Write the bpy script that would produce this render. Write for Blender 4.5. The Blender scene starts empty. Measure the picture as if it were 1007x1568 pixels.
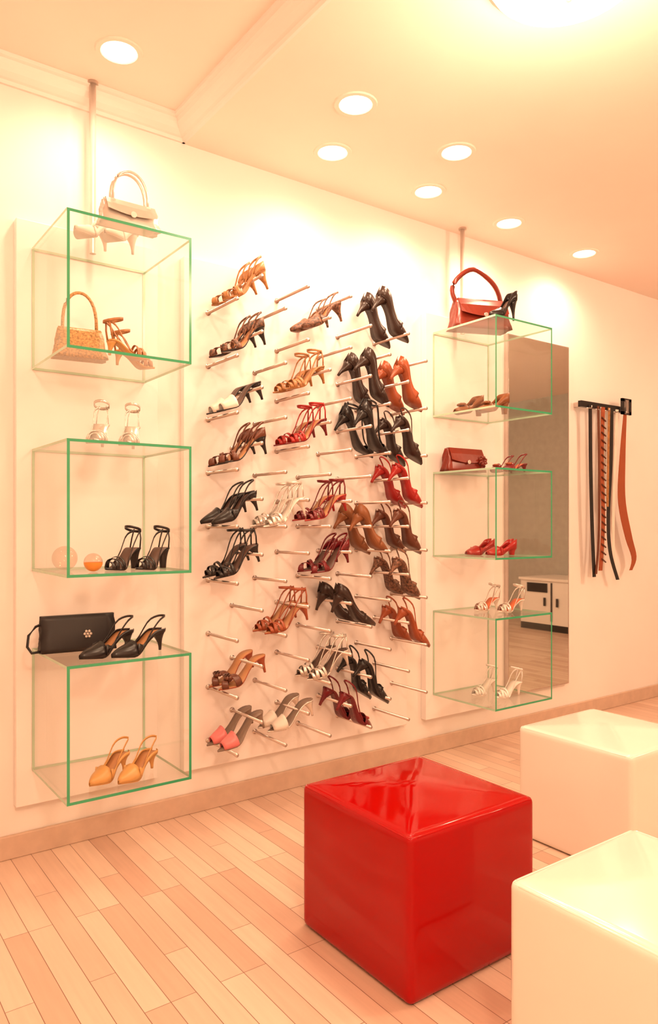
import bpy, bmesh, math, random
from mathutils import Vector, Matrix
random.seed(4)
sc=bpy.context.scene
sc.view_settings.view_transform='Standard'
try: sc.view_settings.look='None'
except: pass
cam=bpy.data.cameras.new('camera'); co=bpy.data.objects.new('camera',cam); sc.collection.objects.link(co)
cam.sensor_fit='HORIZONTAL'; cam.sensor_width=36; cam.lens=40.2; cam.shift_y=0.0189
co.location=(0,-3,1.28); co.rotation_euler=(math.radians(90),0,math.radians(-36)); sc.camera=co

def mat(name,col,rough=.5,metal=0,coat=0,emit=None,es=0,var=.06,scale=12,bump=0,spec=.5):
    m=bpy.data.materials.new(name); m.use_nodes=True; nt=m.node_tree; b=nt.nodes['Principled BSDF']
    b.inputs['Roughness'].default_value=rough; b.inputs['Metallic'].default_value=metal
    b.inputs['Coat Weight'].default_value=coat; b.inputs['Specular IOR Level'].default_value=spec
    n=nt.nodes.new('ShaderNodeTexNoise'); n.inputs['Scale'].default_value=scale; n.inputs['Detail'].default_value=3
    tc=nt.nodes.new('ShaderNodeTexCoord'); nt.links.new(tc.outputs['Object'],n.inputs['Vector'])
    r=nt.nodes.new('ShaderNodeValToRGB'); r.color_ramp.elements[0].position=.3; r.color_ramp.elements[1].position=.7
    r.color_ramp.elements[0].color=tuple(c*(1-var) for c in col)+(1,)
    r.color_ramp.elements[1].color=tuple(min(1,c*(1+var)) for c in col)+(1,)
    nt.links.new(n.outputs['Fac'],r.inputs['Fac']); nt.links.new(r.outputs['Color'],b.inputs['Base Color'])
    if bump:
        bp=nt.nodes.new('ShaderNodeBump'); bp.inputs['Strength'].default_value=bump; bp.inputs['Distance'].default_value=.01
        nt.links.new(n.outputs['Fac'],bp.inputs['Height']); nt.links.new(bp.outputs['Normal'],b.inputs['Normal'])
    if emit:
        b.inputs['Emission Color'].default_value=emit+(1,); b.inputs['Emission Strength'].default_value=es
    return m
M_wall=mat('wall_plaster',(.88,.82,.77),.7,scale=3,var=.015)
M_ceil=mat('ceiling_plaster',(.95,.80,.71),.8,scale=3,var=.015)
M_panel=mat('white_lacquer_board',(.90,.835,.80),.35,scale=3,var=.01)
M_base=mat('baseboard_wood',(.62,.45,.34),.5,scale=20)
M_far=mat('taupe_wall',(.50,.48,.43),.7)
M_chrome=mat('brushed_chrome',(.62,.54,.50),.28,.9)
M_pole=mat('satin_steel',(.80,.70,.62),.35,.6)
M_red=mat('red_patent_vinyl',(.36,.0,.0),.07,scale=4,var=.04,bump=.07,spec=.27)
M_white=mat('cream_patent_vinyl',(.88,.80,.72),.14,coat=.4,scale=4,var=.015,bump=.07)
M_lamp=mat('lit_glass',(1,.9,.7),.4,emit=(1,.88,.62),es=9)
M_edge=mat('glass_edge_green',(.05,.34,.16),.15,emit=(.05,.4,.18),es=.05)  # real green tint plus a faint emission that paints in edge glow
M_edge2=mat('glass_edge_pale',(.45,.62,.45),.15)
def glassmat(tint=(.975,.985,.97,1),base=.03,k=.4):
    m=bpy.data.materials.new('clear_glass'); m.use_nodes=True; nt=m.node_tree; nt.nodes.clear()
    o=nt.nodes.new('ShaderNodeOutputMaterial'); t=nt.nodes.new('ShaderNodeBsdfTransparent'); t.inputs[0].default_value=tint
    g=nt.nodes.new('ShaderNodeBsdfGlossy'); g.inputs['Roughness'].default_value=.02
    f=nt.nodes.new('ShaderNodeLayerWeight'); f.inputs['Blend'].default_value=.5
    p=nt.nodes.new('ShaderNodeMath'); p.operation='POWER'; p.inputs[1].default_value=4; nt.links.new(f.outputs['Facing'],p.inputs[0])
    q=nt.nodes.new('ShaderNodeMath'); q.operation='MULTIPLY_ADD'; q.inputs[1].default_value=k; q.inputs[2].default_value=base; nt.links.new(p.outputs[0],q.inputs[0])
    x=nt.nodes.new('ShaderNodeMixShader'); nt.links.new(q.outputs[0],x.inputs[0]); nt.links.new(t.outputs[0],x.inputs[1]); nt.links.new(g.outputs[0],x.inputs[2]); nt.links.new(x.outputs[0],o.inputs[0])
    return m
M_glass=glassmat()
def floormat():
    m=mat('wood_plank_floor',(.6,.4,.25),.33); nt=m.node_tree; b=nt.nodes['Principled BSDF']
    tc=nt.nodes.new('ShaderNodeTexCoord'); mp=nt.nodes.new('ShaderNodeMapping'); mp.inputs['Rotation'].default_value=(0,0,math.radians(90))
    nt.links.new(tc.outputs['Object'],mp.inputs['Vector'])
    br=nt.nodes.new('ShaderNodeTexBrick'); br.inputs['Scale'].default_value=1; br.inputs['Brick Width'].default_value=.58; br.inputs['Row Height'].default_value=.074
    br.inputs['Mortar Size'].default_value=.0012; br.inputs['Mortar Smooth'].default_value=.3; br.offset=.37; br.offset_frequency=3
    br.inputs['Color1'].default_value=(.88,.66,.52,1); br.inputs['Color2'].default_value=(.67,.43,.32,1); br.inputs['Mortar'].default_value=(.25,.12,.08,1)
    nt.links.new(mp.outputs[0],br.inputs['Vector'])
    mp2=nt.nodes.new('ShaderNodeMapping'); mp2.inputs['Scale'].default_value=(60,3,1); nt.links.new(tc.outputs['Object'],mp2.inputs['Vector'])
    n=nt.nodes.new('ShaderNodeTexNoise'); n.inputs['Scale'].default_value=1; n.inputs['Detail'].default_value=4; nt.links.new(mp2.outputs[0],n.inputs['Vector'])
    mx=nt.nodes.new('ShaderNodeMix'); mx.data_type='RGBA'; mx.blend_type='MULTIPLY'; mx.inputs[0].default_value=.2
    nt.links.new(br.outputs['Color'],mx.inputs[6]); nt.links.new(n.outputs['Fac'],mx.inputs[7])
    nt.links.new(mx.outputs[2],b.inputs['Base Color'])
    return m
M_floor=floormat()

def obj(name,bm,mats,smooth=False,parent=None,solid=0):
    me=bpy.data.meshes.new(name); bm.normal_update(); bm.to_mesh(me); bm.free()
    for m in (mats if isinstance(mats,list) else [mats]): me.materials.append(m)
    if smooth:
        for p in me.polygons: p.use_smooth=True
    o=bpy.data.objects.new(name,me); sc.collection.objects.link(o)
    if parent: o.parent=parent
    if solid:
        s=o.modifiers.new('s','SOLIDIFY'); s.thickness=solid; s.offset=0
    return o
def box(bm,x0,x1,y0,y1,z0,z1,mi=0):
    vs=[bm.verts.new((x,y,z)) for x in (x0,x1) for y in (y0,y1) for z in (z0,z1)]
    fs=[]
    for f in ((0,1,3,2),(4,6,7,5),(0,4,5,1),(2,3,7,6),(0,2,6,4),(1,5,7,3)):
        q=bm.faces.new([vs[i] for i in f]); q.material_index=mi; fs.append(q)
    return fs
def simple(name,x0,x1,y0,y1,z0,z1,m,bev=0):
    bm=bmesh.new(); box(bm,x0,x1,y0,y1,z0,z1); o=obj(name,bm,m)
    if bev:
        b=o.modifiers.new('b','BEVEL'); b.width=bev; b.segments=2
    return o
# ---------- room
XL,XR,YF=-2.2,8.0,-5.0
simple('floor',XL,XR,YF,0,-.1,0,M_floor)
simple('wall_left',XL,XR,0,.15,0,3.2,M_wall)
simple('wall_far',XR,XR+.15,YF,0,0,3.2,M_far)
simple('wall_right',XL,XR,YF-.15,YF,0,3.2,M_wall)
simple('wall_near',XL-.15,XL,YF,0,0,3.2,M_wall)
bm=bmesh.new(); box(bm,1.39,XR,YF,0,2.96,3.2); box(bm,XL,1.39,YF,0,3.045,3.2); obj('ceiling',bm,M_ceil)
simple('baseboard_left',XL,XR,-.018,0,0,.09,M_base,.004)
prof=[(0,0),(.012,0),(.018,.012),(.03,.016),(.05,.03),(.062,.05),(.066,.066),(.08,.07),(.08,.085),(0,.085)]
def sweep(name,p2w,a,b):
    bm=bmesh.new(); r0=[bm.verts.new(p2w(u,v,a)) for u,v in prof]; r1=[bm.verts.new(p2w(u,v,b)) for u,v in prof]
    n=len(prof)
    for i in range(n): bm.faces.new([r0[i],r0[(i+1)%n],r1[(i+1)%n],r1[i]])
    bmesh.ops.recalc_face_normals(bm,faces=bm.faces); obj(name,bm,M_wall)
sweep('trim_1',lambda u,v,s:(s,-u,2.96+v),XL,1.39)
sweep('trim_2',lambda u,v,s:(1.39-u,s,2.96+v),YF,0)
for n,(x0,x1) in zip(('display_backing_board','shoe_wall_board','display_backing_board'),((.68,1.25),(1.37,2.67),(2.81,3.37))):
    simple(n,x0,x1,-.04,-.001,.2,2.45,M_panel,.003)
# white storage cabinet at the far end of the shop (seen in the mirror)
M_dark=mat('black_laminate',(.02,.015,.012),.4); bm=bmesh.new()
box(bm,7.3,7.99,-3.05,-2.1,0,.08,0); box(bm,7.3,7.99,-3.05,-2.1,.08,.60,1); box(bm,7.28,7.99,-3.07,-2.08,.60,.63,1)
box(bm,7.29,7.3,-2.95,-2.65,.46,.57,0); box(bm,7.29,7.3,-2.60,-2.58,.12,.58,0)
for y in (-2.68,-2.50): box(bm,7.27,7.29,y-.01,y+.01,.30,.40,0)
obj('storage_cabinet',bm,[M_dark,M_wall])
# ---------- glass boxes
def glassbox(x0,z0,z1):
    x1=x0+.455; y0,y1=-.49,-.042; t=.010; bm=bmesh.new()
    for n,b in enumerate(((x0,x1,y0,y1,z1-t,z1),(x0,x1,y0,y1,z0,z0+t),(x0,x0+t,y0,y1,z0+t,z1-t),(x1-t,x1,y0,y1,z0+t,z1-t))):
        for i,f in enumerate(box(bm,*b)):
            if i==2: f.material_index=1
            elif n<2 and i in (0,1,3): f.material_index=2
            elif n>=2 and i==3: f.material_index=2
    obj('glass_display_box',bm,[M_glass,M_edge,M_edge2])
for x0 in (.737,2.863):
    for z0,z1 in ((.333,.803),(1.10,1.57),(1.875,2.345)): glassbox(x0,z0,z1)
def tube(bm,pts,r,seg=8,mi=0,closed=False):
    pts=[Vector(p) for p in pts]; n=len(pts); rings=[]
    for i,p in enumerate(pts):
        a=pts[(i-1)%n] if (closed or i>0) else p; b=pts[(i+1)%n] if (closed or i<n-1) else p
        d=(b-a).normalized(); up=Vector((0,0,1)) if abs(d.z)<.9 else Vector((1,0,0))
        s=d.cross(up).normalized(); u=s.cross(d)
        rr=r[i] if isinstance(r,list) else r
        rings.append([bm.verts.new(p+(s*math.cos(k*2*math.pi/seg)+u*math.sin(k*2*math.pi/seg))*rr) for k in range(seg)])
    for i in range(n if closed else n-1):
        A,B=rings[i],rings[(i+1)%n]
        for k in range(seg):
            f=bm.faces.new([A[k],A[(k+1)%seg],B[(k+1)%seg],B[k]]); f.material_index=mi; f.smooth=True
    if not closed:
        for R in (rings[0],rings[-1]):
            f=bm.faces.new(R); f.material_index=mi
for x,zt in ((.96,3.044),(3.06,2.959)):
    bm=bmesh.new(); tube(bm,[(x,-.075,2.36),(x,-.075,zt)],.013,16); tube(bm,[(x,-.075,zt-.01),(x,-.075,zt)],.022,16)
    obj('support_pole',bm,M_pole,True)
bm=bmesh.new()
for i in range(10):
    X=1.485+.1195*i
    for j in range(9):
        Z=(2.22 if i%2==0 else 2.338)-.2375*j
        if (i,j) in ((9,0),(7,0)): continue
        tube(bm,[(X,-.0405,Z),(X,-.296,Z)],.0068,10); tube(bm,[(X,-.296,Z),(X,-.308,Z)],.0085,10); tube(bm,[(X,-.0405,Z),(X,-.045,Z)],.012,10)
obj('display_pegs',bm,M_chrome,True)
M_mirror=mat('mirror_glass',(.66,.67,.62),.02,1,var=.01)
bm=bmesh.new(); box(bm,3.5,4.1,-.03,-.001,.24,2.44,1); box(bm,3.508,4.092,-.0305,-.03,.248,2.432,0); obj('wall_mirror',bm,[M_mirror,M_chrome])
# ---------- lights
WC=(1,.67,.44)
def light(name,kind,loc,e,size=.1,**k):
    l=bpy.data.lights.new(name,kind); l.energy=e; l.color=WC; l.shadow_soft_size=size
    for a,b in k.items(): setattr(l,a,b)
    o=bpy.data.objects.new(name,l); o.location=loc; sc.collection.objects.link(o); return o
def down(x,y,z,e=25):
    bm=bmesh.new(); N=24
    def ring(r,zz): return [bm.verts.new((x+r*math.cos(i*2*math.pi/N),y+r*math.sin(i*2*math.pi/N),zz)) for i in range(N)]
    rs=[ring(.088,z),ring(.085,z-.006),ring(.068,z-.006),ring(.064,z-.002)]
    for a in range(3):
        for i in range(N): bm.faces.new([rs[a][i],rs[a][(i+1)%N],rs[a+1][(i+1)%N],rs[a+1][i]]).material_index=1
    bm.faces.new(rs[3]).material_index=0
    d=obj('recessed_downlight',bm,[M_lamp,M_ceil],False)
    l=light('bulb','SPOT',(x,y,z-.03),e,.06,spot_size=math.radians(165),spot_blend=.8); l.parent=d
for x,y in ((1.96,-.33),(2.58,-.30),(3.215,-.28),(3.95,-.25),(1.81,-.69),(2.41,-.66)): down(x,y,2.959)
down(.977,-.325,3.044,25); down(-.1,-.33,3.044,22); down(5.9,-.9,2.959,16)  # last two downlights are unseen additions for extra light beyond the frame
def dome(x,y,z,e):
    bm=bmesh.new(); N=32; rings=[]
    for k in range(9):
        a=k/9*math.pi/2; rings.append([bm.verts.new((x+.24*math.cos(a)*math.cos(i*2*math.pi/N),y+.24*math.cos(a)*math.sin(i*2*math.pi/N),z-.02-.10*math.sin(a))) for i in range(N)])
    for a,b in zip(rings,rings[1:]):
        for i in range(N): bm.faces.new([a[i],a[(i+1)%N],b[(i+1)%N],b[i]])
    bm.faces.new(rings[-1])
    tube(bm,[(x,y,z-.001),(x,y,z-.022)],.255,32,1)
    tube(bm,[(x,y,z-.118),(x,y,z-.132)],.008,12,1)
    d=obj('dome_ceiling_light',bm,[M_lamp,M_pole],True)
    l=light('dome_bulb','POINT',(x,y,z-.42),e,.15); l.parent=d
dome(1.85,-1.66,2.96,26); dome(.2,-3.6,3.045,116); dome(4.6,-2.8,2.96,84)  # last two domes are out of view, added to fill the room with light
# ---------- stools (puffy upholstered cubes with seam piping)
def stool(x0,y0,m,w=.512,h=.452,r=.020):
    bm=bmesh.new(); bmesh.ops.create_cube(bm,size=1); bmesh.ops.subdivide_edges(bm,edges=bm.edges,cuts=31,use_grid_fill=True)
    hw=w/2; hh=h/2
    for v in bm.verts:
        x,y,z=[math.sin(c*2*math.pi/2) if abs(c)<.4999 else math.copysign(1,c) for c in v.co]
        p=Vector((x*hw,y*hw,z*hh)); q=Vector((max(-hw+r,min(hw-r,p.x)),max(-hw+r,min(hw-r,p.y)),max(-hh+r,min(hh-r,p.z))))
        d=p-q
        if d.length>1e-6: p=q+d.normalized()*r
        puff=.009
        if abs(x)>.999: p.x+=math.copysign(puff*(1-y*y)*(1-z*z),x)
        if abs(y)>.999: p.y+=math.copysign(puff*(1-x*x)*(1-z*z),y)
        if z>.999:
            rr=max(abs(x),abs(y)); p.z+=.024*(1-rr)-.004+.003*math.sin(3.1*x+1.3)*math.sin(2.7*y)*(1-rr)
        v.co=p+Vector((x0+hw,y0+hw,hh+.001))
    for f in bm.faces: f.smooth=True
    t=hw-.007; cx,cy=x0+hw,y0+hw; zt=h-.009; P=[]
    for sx,sy in ((-1,-1),(1,-1),(1,1),(-1,1)):
        ex=cx+sx*t; ey=cy+sy*t; k=.022
        a=(ex-sx*k,ey,zt); b=(ex,ey-sy*k,zt); mcorn=(ex-sx*.006,ey-sy*.006,zt)
        P+= [a,mcorn,b] if sx*sy<0 else [b,mcorn,a]
    tube(bm,P,.0045,8,0,True)
    obj('red_cube_stool' if m==M_red else 'white_cube_stool',bm,m,True)
stool(1.31,-1.56,M_red); stool(2.41,-1.52,M_white); stool(1.345,-2.37,M_white)
# ---------- shoes
C={'black':mat('black_leather',(.012,.009,.009),.30),'tan':mat('tan_leather',(.38,.16,.05),.4,scale=60,var=.3),'brown':mat('brown_leather',(.13,.035,.015),.35),
'red':mat('red_leather',(.36,.012,.010),.3),'rust':mat('rust_leather',(.33,.07,.022),.35),'silver':mat('silver_leather',(.72,.66,.60),.25,.5),
'white':mat('white_leather',(.78,.70,.62),.35),'ins':mat('tan_insole',(.48,.22,.09),.5),'insd':mat('dark_insole',(.10,.05,.035),.5),
'inso':mat('orange_insole',(.60,.13,.045),.5),'pink':mat('pink_satin',(.75,.20,.20),.35),'gold':mat('ochre_leather',(.62,.32,.10),.4),
'lace':mat('patterned_fabric',(.16,.07,.04),.5,scale=90,var=.9),'wine':mat('wine_leather',(.16,.008,.012),.25),'grey':mat('grey_leather',(.22,.15,.11),.4),
'clear':mat('pearl_vinyl',(.85,.78,.72),.2),'camel':mat('camel_leather',(.24,.08,.025),.4),'dkb':mat('espresso_leather',(.03,.013,.009),.32)}
def sst(x): x=max(0,min(1,x)); return x*x*(3-2*x)
class Shoe:
    def __init__(s,bm,M,L,H,round_=False,wm=.037):
        s.bm=bm;s.M=M;s.L=L;s.H=H;s.e=.5 if round_ else .95;s.wm=wm
    def V(s,x,y,z): return s.bm.verts.new(s.M@Vector((x,y,z)))
    def z(s,u): return (.006*(1-u/.3) if u<.3 else 0)+.004+sst((u-.3)/.55)*s.H
    def w(s,u):
        W=s.wm
        if u<.35: return W*max(0,math.sin(math.pi/2*max(u,0)/.35))**s.e+.0005
        if u<.62: return W*(1-.36*sst((u-.35)/.27))
        if u<.88: return W*(.64+.12*sst((u-.62)/.26))
        return W*.76*math.sqrt(max(0,1-((u-.88)/.125)**2))+.0003
    def q(s,vs,mi):
        try: f=s.bm.faces.new(vs); f.material_index=mi; f.smooth=True
        except: pass
    def sole(s):
        N=20; R=[]
        for i in range(N+1):
            u=i/N; x=u*s.L; w=s.w(u); z=s.z(u); t=.005
            R.append([s.V(x,-w,z),s.V(x,w,z),s.V(x,w*1.0,z-t),s.V(x,-w*1.0,z-t)])
        for a,b in zip(R,R[1:]):
            for k in range(4): s.q([a[k],a[(k+1)%4],b[(k+1)%4],b[k]],1 if k==0 else 0)
        s.q(R[0],0); s.q(R[-1][::-1],0)
    def heel(s,tip=.005,mi=0):
        N=10; R=[]; L=s.L; zt=s.z(.9)-.004
        for j in range(6):
            v=j/5; k=(1-v)**2.2
            rx=tip+(.13*L*.9-tip)*k; ry=tip+(s.wm*.72-tip)*k
            cx=(.885+.055*min(1,v*1.4)*(1 if tip<.01 else .3))*L
            z=zt*(1-v) if v>0 else zt
            R.append([s.V(cx+rx*math.cos(a*2*math.pi/N),ry*math.sin(a*2*math.pi/N),max(z,0) if v>0 else s.z(min(.99,.885+rx/L*math.cos(a*2*math.pi/N)))-.003) for a in range(N)])
        for a,b in zip(R,R[1:]):
            for k in range(N): s.q([a[k],a[(k+1)%N],b[(k+1)%N],b[k]],mi)
        s.q(R[-1],mi)
    def arch(s,u0,u1,h,mi=0,n=6,m=10,skew=0):
        R=[]
        for i in range(n+1):
            row=[]
            for j in range(m+1):
                p=math.pi*j/m; u=u0+(u1-u0)*i/n+skew*math.cos(p)
                u=max(.003,min(.99,u)); hh=h(u) if callable(h) else h
                row.append(s.V(u*s.L,(s.w(u)+.001)*math.cos(p),s.z(u)-.002+hh*math.sin(p)**.8))
            R.append(row)
        for a,b in zip(R,R[1:]):
            for j in range(m): s.q([a[j],a[j+1],b[j+1],b[j]],mi)
    def ribbon(s,pts,wd,W,mi=0):
        R=[(s.V(*(Vector(p)-Vector(wd)*W/2)),s.V(*(Vector(p)+Vector(wd)*W/2))) for p in pts]
        for a,b in zip(R,R[1:]): s.q([a[0],a[1],b[1],b[0]],mi)
    def vamp(s,u1=.34,mi=0): s.arch(0,u1,lambda u:.010+.036*(u/.34)**.8,mi)
    def quarter(s,u0=.33,mi=0,low=.024,hc=.052):
        for sg in (-1,1):
            R=[]
            for i in range(15):
                u=u0+(1.0-u0)*i/14; H=(.04-(.04-low)*sst((u-u0)/.15)) if u<.6 else low+(hc-low)*sst((u-.6)/.4)
                R.append([s.V(u*s.L+.004*k*(u>.9),sg*(s.w(u)+.001)*(1-.1*k*k),s.z(u)-.002+H*k) for k in (0,.5,1)])
            for a,b in zip(R,R[1:]):
                for k in range(2): s.q([a[k],a[k+1],b[k+1],b[k]],mi)
    def back(s,u0=.4,hi=.05,W=.006,mi=0):
        pts=[]
        for i in range(21):
            t=i/10-1; u=u0+(1.0-u0)*(1-abs(t)**1.8); y=(s.w(min(u,.9)))*math.copysign(min(1,abs(t)*1.6)**.6,t) if t else 0
            pts.append((u*s.L+.004,y,s.z(u)+.004+hi*sst((u-u0)/(1-u0))))
        s.ribbon(pts,(0,0,1),W,mi)
    def ankle(s,h=.085,mi=0,W=.007,post=True):
        zc=s.z(.85)+h; pts=[]
        for i in range(21):
            a=i/20*2*math.pi; pts.append((s.L*.86+.036*math.cos(a),.028*math.sin(a),zc-.010*math.cos(a+math.pi)*-1))
        s.ribbon(pts,(0,0,1),W,mi)
        if post:
            for sg in (-1,1): s.ribbon([(s.L*.93,sg*.022,s.z(.93)),(s.L*.97,sg*.020,s.z(.93)+h*.5),(s.L*.99,sg*.012,zc)],(1,0,0),.007,mi)
    def knot(s,u=.2,h=.04,r=.014,mi=0):
        for dx,dy in ((0,1),(0,-1),(.6,.5),(-.6,-.5),(0,0)):
            R=[]
            for k in range(4):
                a=math.pi*(k+.5)/4; R.append([s.V(u*s.L+dx*r+r*math.sin(a)*math.cos(b*math.pi/3)*.8,dy*r+r*math.sin(a)*math.sin(b*math.pi/3),s.z(u)+h+r*.5*math.cos(a)) for b in range(6)])
            for a,b in zip(R,R[1:]):
                for k in range(6): s.q([a[k],a[(k+1)%6],b[(k+1)%6],b[k]],mi)
            s.q(R[0],mi); s.q(R[-1],mi)
def build(sh,style,tip):
    sh.sole(); sh.heel(tip)
    if style=='pump': sh.vamp(.36); sh.quarter(.35)
    elif style=='sling': sh.vamp(.38); sh.back(.4,.05,.008); sh.quarter(.37,0,.012,.010)
    elif style=='slingbow': sh.vamp(.36); sh.back(.4,.05,.008); sh.knot(.24,.036,.012,2)
    elif style=='mule': sh.arch(.10,.36,lambda u:.018+.034*(u/.34),2)
    elif style=='knotmule': sh.arch(.10,.2,.034,2,skew=.05); sh.arch(.22,.34,.045,2,skew=-.05); sh.knot(.22,.04,.016,2)
    elif style=='knotpump': sh.vamp(.36,2); sh.quarter(.34,2,.03,.055); sh.knot(.25,.045,.016,2)
    elif style=='strap':
        sh.arch(.09,.15,.026,2,3); sh.arch(.2,.26,.038,2,3,skew=.05); sh.arch(.2,.26,.039,2,3,skew=-.05); sh.arch(.31,.36,.046,2,3); sh.back(.42,.06,.008,2); sh.ankle(.072,2,.010)
    elif style=='tstrap':
        sh.arch(.06,.26,.032,2,4); sh.ribbon([(sh.L*u,0,sh.z(u)+.03+.075*sst((u-.15)/.55)) for u in [.15+.05*i for i in range(12)]],(0,1,0),.011,2); sh.ankle(.07,2,.010); sh.quarter(.62,2,.006,.05)
    elif style=='cross':
        sh.arch(.08,.17,.03,2,3,skew=.07); sh.arch(.18,.27,.036,2,3,skew=-.07); sh.arch(.28,.35,.044,2,3,skew=.05); sh.back(.5,.055,.009,2); sh.quarter(.72,2,.005,.04)
PN={'pump':'pair_of_pumps','knotpump':'pair_of_knotted_pumps','sling':'pair_of_slingback_shoes','slingbow':'pair_of_slingback_shoes','mule':'pair_of_heeled_mules','knotmule':'pair_of_heeled_mules','strap':'pair_of_strappy_sandals','tstrap':'pair_of_ankle_strap_sandals','cross':'pair_of_heeled_sandals'}
def frame(o,xd,up):
    x=Vector(xd).normalized(); z=Vector(up); z=(z-x*z.dot(x)).normalized(); y=z.cross(x)
    return Matrix(((x.x,y.x,z.x,o[0]),(x.y,y.y,z.y,o[1]),(x.z,y.z,z.z,o[2]),(0,0,0,1)))
def pegpair(tx,tz,hx,hz,style,c0,c1='ins',c2=None,L=.25,H=.075,tip=.0045,rnd=False):
    d=Vector((hx-tx,0,hz-tz)); ch=math.atan2(d.z,abs(d.x)); sg=1 if d.x>0 else -1; wm=.038; ys=(-.115,-.215); ex=0
    if sg<0: L=.275; wm=.043; ys=(-.105,-.235); H=.085; ex=.06; tip=max(tip,.006)
    ang=ch-math.atan2(H+.012,L)+ex
    mid=Vector(((tx+hx)/2,0,(tz+hz)/2)); xd=Vector((sg*math.cos(ang),0,math.sin(ang))); up=Vector((-sg*math.sin(ang),0,math.cos(ang)))
    bm=bmesh.new()
    for y in ys:
        o=mid-xd*L/2-up*(H/2+.01)+Vector((0,y,0))
        piv=mid+Vector((0,y,0))
        tw=Matrix.Translation(piv)@Matrix.Rotation(random.uniform(-.09,.09),4,'Z')@Matrix.Rotation(random.uniform(-.04,.04),4,'Y')@Matrix.Translation(-piv)
        build(Shoe(bm,tw@frame(o,xd,up),L,H,rnd,wm),style,tip)
    obj(PN[style],bm,[C[c0],C[c1],C[c2 or c0]],False,None,.002)
P=[(1.446,2.218,1.688,2.423,'cross','tan','ins','tan'),
(1.427,1.982,1.695,2.192,'cross','black','ins','lace'),
(1.415,1.739,1.668,1.935,'mule','black','insd','white'),
(1.427,1.516,1.688,1.702,'cross','black','ins','brown'),
(1.379,1.255,1.661,1.454,'sling','black','insd',None),
(1.406,1.03,1.650,1.227,'strap','black','insd','black'),
(1.427,.562,1.688,.736,'knotmule','rust','ins','brown'),
(1.427,.312,1.671,.482,'mule','grey','grey','pink'),
(1.834,2.15,2.12,2.36,'sling','lace','ins','lace'),
(1.746,1.862,2.016,2.053,'strap','tan','ins','tan'),
(1.763,1.628,2.02,1.80,'strap','wine','ins','red'),
(1.655,1.266,1.888,1.42,'strap','clear','white','silver'),
(1.869,1.28,2.133,1.452,'strap','red','ins','wine'),
(1.888,1.042,2.165,1.201,'cross','wine','insd','wine'),
(1.655,.788,1.913,.942,'strap','rust','ins','rust'),
(1.877,.546,2.150,.720,'strap','white','insd','silver'),
(1.668,.347,1.943,.504,'mule','silver','grey','white'),
(2.505,2.194,2.303,2.414,'pump','dkb','ins',None),
(2.371,1.871,2.213,2.092,'pump','dkb','ins',None),
(2.61,1.86,2.409,2.082,'pump','rust','inso',None),
(2.371,1.626,2.185,1.829,'tstrap','black','insd','black'),
(2.596,1.601,2.435,1.811,'sling','dkb','ins','dkb'),
(2.60,1.365,2.409,1.586,'sling','red','inso','red'),
(2.349,1.153,2.182,1.327,'pump','camel','inso',None),
(2.577,1.155,2.435,1.333,'sling','brown','inso',None),
(2.577,.919,2.42,1.098,'sling','lace','grey',None),
(2.27,.798,2.059,.957,'pump','dkb','gold',None),
(2.647,.652,2.453,.866,'sling','rust','gold',None),
(2.349,.43,2.221,.604,'sling','black','grey',None),
(2.27,.293,2.079,.495,'slingbow','wine','insd','red')]
for p in P: pegpair(*p)
def stand(pts,z,style,c0,c1='ins',c2=None,L=.235,H=.07,tip=.0045,rnd=False,wm=.037,name=None):
    bm=bmesh.new()
    for x,y,a in pts:   # toe x,y, heading (deg) from toe to heel
        a=math.radians(a); build(Shoe(bm,frame((x,y,z+.0015),(math.cos(a),math.sin(a),0),(0,0,1)),L,H,rnd,wm),style,tip)
    obj(name or PN[style],bm,[C[c0],C[c1],C[c2 or c0]],False,None,.002)
stand([(.82,-.30,40),(.92,-.33,40)],2.346,'pump','white','ins',L=.22)
stand([(1.14,-.27,180),(1.06,-.40,185)],1.885,'strap','gold','ins','tan',L=.16,H=.05,wm=.03)
stand([(.85,-.42,62),(.97,-.42,62)],1.571,'strap','silver','silver','silver',L=.2,H=.08)
stand([(.91,-.37,35),(1.01,-.41,35)],1.11,'strap','black','insd','black',L=.20,H=.075,tip=.012)
stand([(.80,-.42,25),(.90,-.46,22)],.804,'sling','black','ins','black',L=.25)
stand([(.845,-.39,35),(.935,-.43,33)],.343,'sling','gold','ins','gold',L=.22,H=.06)
stand([(2.90,-.17,0),(2.96,-.29,-4)],1.885,'knotpump','camel','brown','camel',L=.21,H=.06,tip=.014,rnd=True,wm=.042)
stand([(3.15,-.20,-10),(3.13,-.31,-10)],1.571,'slingbow','wine','inso','rust',L=.16,H=.04,wm=.032)
stand([(2.98,-.18,0),(3.03,-.28,-5)],1.11,'pump','red','inso',L=.21,H=.035,tip=.014,rnd=True,wm=.04)
stand([(3.00,-.22,0),(3.06,-.33,-5)],.804,'strap','white','inso','silver',L=.19,H=.06)
stand([(2.98,-.22,0),(3.04,-.33,-5)],.343,'strap','clear','white','clear',L=.19,H=.07)
stand([(2.875,-.44,-5)],2.346,'pump','black','insd',L=.18,H=.10,name='black_pump')
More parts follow.
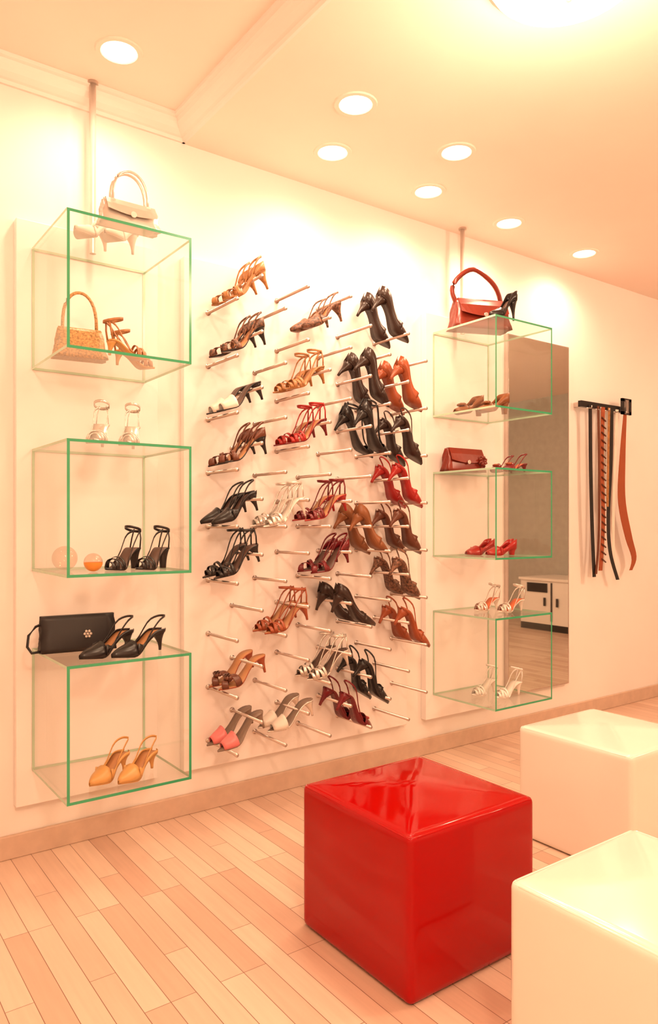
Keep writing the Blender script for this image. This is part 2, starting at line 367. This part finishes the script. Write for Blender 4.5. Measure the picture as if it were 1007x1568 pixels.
# ---------- bags and small goods
def bag(name,c,w,d,h,z,rot,m,taper=.8,handle=None,hr=.006,flap=True,extra=None,strapdx=1):
    bm=bmesh.new(); bmesh.ops.create_cube(bm,size=1); bmesh.ops.subdivide_edges(bm,edges=bm.edges,cuts=7,use_grid_fill=True)
    for v in bm.verts:
        x,y,zz=v.co*2; k=(zz+1)/2
        puff=1+.18*(1-zz*zz)*(1-x*x)
        v.co=Vector((x*w/2*(1-(1-taper)*k),y*d/2*(1-.55*k)*puff,h*k))
        v.co.x+=.004*math.sin(9*k+5*y)
    for f in bm.faces: f.smooth=True
    if flap:
        R=[]
        for i in range(9):
            t=i/8; x=(-.5+t)*w*.92*taper*1.05; lo=h*(.5-.12*math.sin(t*math.pi))
            R.append([bm.verts.new((x,d*.18,h+.003)),bm.verts.new((x,-d*.24,h+.004)),bm.verts.new((x,-d*.46,h*.78)),bm.verts.new((x,-d*.62,lo))])
        for a,b in zip(R,R[1:]):
            for k in range(3): bm.faces.new([a[k],a[k+1],b[k+1],b[k]]).material_index=0
        tube(bm,[(0,-d*.66,h*.42),(0,-d*.70,h*.42)],.011,12,1)
    if handle:
        hw,hh=handle
        for yy in ((-d*.2,d*.2) if strapdx==2 else (0,)):
            pts=[(-hw/2*math.cos(math.pi*i/16),yy,h*.95+hh*math.sin(math.pi*i/16)**.7) for i in range(17)]
            tube(bm,pts,hr,8,0)
            for sx in (-1,1): tube(bm,[(sx*hw/2,yy-.008,h*.93),(sx*hw/2,yy+.008,h*.93)],.010,10,1)
    if extra: extra(bm)
    R=Matrix.Translation((c[0],c[1],z+.001))@Matrix.Rotation(math.radians(rot),4,'Z')
    bmesh.ops.transform(bm,matrix=R,verts=bm.verts)
    o=obj(name,bm,[m,C['silver']]); return o
bag('silver_handbag',(.975,-.43),.215,.07,.085,2.346,0,C['silver'],.88,(.13,.12),.005,strapdx=2)
bag('beaded_handbag',(.845,-.28),.185,.08,.11,1.885,-8,mat('beaded_tan',(.50,.28,.11),.35,scale=150,var=.5),.8,(.12,.14),.006,flap=False)
M_bl=mat('black_satin',(.010,.008,.009),.45)
def brooch(bm):
    for i in range(7):
        a=i*math.pi/3; r=.011 if i<6 else 0
        bmesh.ops.create_icosphere(bm,subdivisions=1,radius=.006,matrix=Matrix.Translation((.03+r*math.cos(a),-.036,.065+r*math.sin(a))))
    for f in bm.faces:
        if f.calc_center_median().y<-.0315 and len(f.verts)==3: f.material_index=1
    tube(bm,[(-.12,-.0,.11),(-.15,-.01,.10),(-.175,-.015,.07),(-.18,-.02,.03),(-.165,-.02,.006),(-.13,-.015,.008)],.005,8,0)
bag('black_clutch_bag',(.862,-.20),.27,.06,.135,.804,-6,M_bl,.97,None,flap=False,extra=brooch)
M_rb=mat('cognac_leather',(.20,.022,.010),.28)
def rstrap(bm):
    pts=[(-.13,0,.13),(-.165,-.01,.21),(-.13,-.02,.28),(-.05,-.03,.325),(.04,-.03,.28),(.10,-.02,.22),(.135,0,.14)]
    P=[]
    for i in range(len(pts)-1):
        g=lambda k:Vector(pts[max(0,min(len(pts)-1,k))])
        for f in (0,.25,.5,.75): P.append(.5*((2*g(i))+(g(i+1)-g(i-1))*f+(2*g(i-1)-5*g(i)+4*g(i+1)-g(i+2))*f*f+(3*g(i)-g(i-1)-3*g(i+1)+g(i+2))*f**3))
    tube(bm,P+[Vector(pts[-1])],.013,8,0)
bag('red_leather_handbag',(3.05,-.21),.33,.13,.16,2.346,-22,M_rb,.88,extra=rstrap)
def ruffle(bm):
    for i in range(8):
        a=i*math.pi/4; tube(bm,[(.10,-.045,.06),(.10+.02*math.cos(a),-.055,.06+.02*math.sin(a)),(.10+.03*math.cos(a+.5),-.05,.06+.03*math.sin(a+.5))],.006,6,0)
bag('brown_clutch_bag',(3.01,-.13),.28,.07,.125,1.571,-3,M_rb,.92,None,extra=ruffle)
# glass ornaments
M_orb=glassmat((.93,.86,.80,1),.08,.6)
bm=bmesh.new(); bmesh.ops.create_uvsphere(bm,u_segments=24,v_segments=16,radius=.045,matrix=Matrix.Translation((.80,-.25,1.156))); obj('glass_orb',bm,M_orb,True)
bm=bmesh.new(); bmesh.ops.create_uvsphere(bm,u_segments=24,v_segments=16,radius=.033,matrix=Matrix.Translation((.865,-.37,1.144)))
for f in bm.faces:
    if f.calc_center_median().z<1.142: f.material_index=1
obj('glass_orb',bm,[M_orb,mat('amber_fill',(.8,.3,.05),.3)],True)
# ---------- belts
cols=[C['black'],C['rust'],C['brown'],C['white'],M_chrome,C['tan']]
bm=bmesh.new()
box(bm,4.17,4.70,-.075,-.05,2.055,2.095,0)
for x in (4.20,4.66): box(bm,x-.01,x+.01,-.05,-.0005,2.06,2.09,4)
for i in range(5): tube(bm,[(4.23+.1*i,-.075,2.05),(4.23+.1*i,-.11,2.045),(4.23+.1*i,-.115,2.06)],.004,6,4)
def belt(pts,W,mi,y=-.085,th=.004):
    n=24
    def cr(t):
        k=min(int(t),len(pts)-2); f=t-k; g=lambda i:pts[max(0,min(len(pts)-1,i))]
        return [.5*((2*g(k)[j])+(-g(k-1)[j]+g(k+1)[j])*f+(2*g(k-1)[j]-5*g(k)[j]+4*g(k+1)[j]-g(k+2)[j])*f*f+(-g(k-1)[j]+3*g(k)[j]-3*g(k+1)[j]+g(k+2)[j])*f**3) for j in (0,1)]
    R=[]
    for i in range(n+1):
        t=i/n*(len(pts)-1); x,z=cr(min(t,len(pts)-1-1e-6)); w=(W(i/n) if callable(W) else W)/2
        R.append([bm.verts.new((x+a,y+b,z)) for a,b in ((-w,0),(w,0),(w,th),(-w,th))])
    for a,b in zip(R,R[1:]):
        for k in range(4): bm.faces.new([a[k],a[(k+1)%4],b[(k+1)%4],b[k]]).material_index=mi
    for q in (R[0],R[-1]): bm.faces.new(q).material_index=mi
belt([(4.255,2.07),(4.26,1.7),(4.275,1.3),(4.30,.93)],.034,0)
belt([(4.335,2.07),(4.345,1.6),(4.34,1.2),(4.31,.95)],.022,2,-.092)
belt([(4.40,2.07),(4.385,1.7),(4.40,1.3),(4.37,.97)],.040,1)
for i in range(20): tube(bm,[(4.375,-.09,2.0-.05*i),(4.42,-.09,1.975-.05*i)],.005,6,2)
belt([(4.50,2.07),(4.49,1.7),(4.46,1.35),(4.48,1.1),(4.57,.90)],.036,0)
belt([(4.46,2.07),(4.45,1.8),(4.44,1.4)],.022,5,-.092)
belt([(4.57,2.07),(4.545,1.7),(4.525,1.3),(4.53,1.0)],.030,3,-.08)
belt([(4.65,2.04),(4.62,1.75),(4.61,1.45),(4.69,1.2),(4.76,1.05),(4.72,.96)],lambda t:.035+.055*math.sin(math.pi*min(1,t*1.05))**1.2,1,-.09)
for a,b in ((4.60,4.625),(4.685,4.71)): box(bm,a,b,-.10,-.085,2.04,2.15,0)
for a,b in ((2.04,2.06),(2.13,2.15)): box(bm,4.60,4.71,-.10,-.085,a,b,0)
box(bm,4.64,4.67,-.103,-.09,2.05,2.14,4)
obj('belt_rack_with_belts',bm,cols)
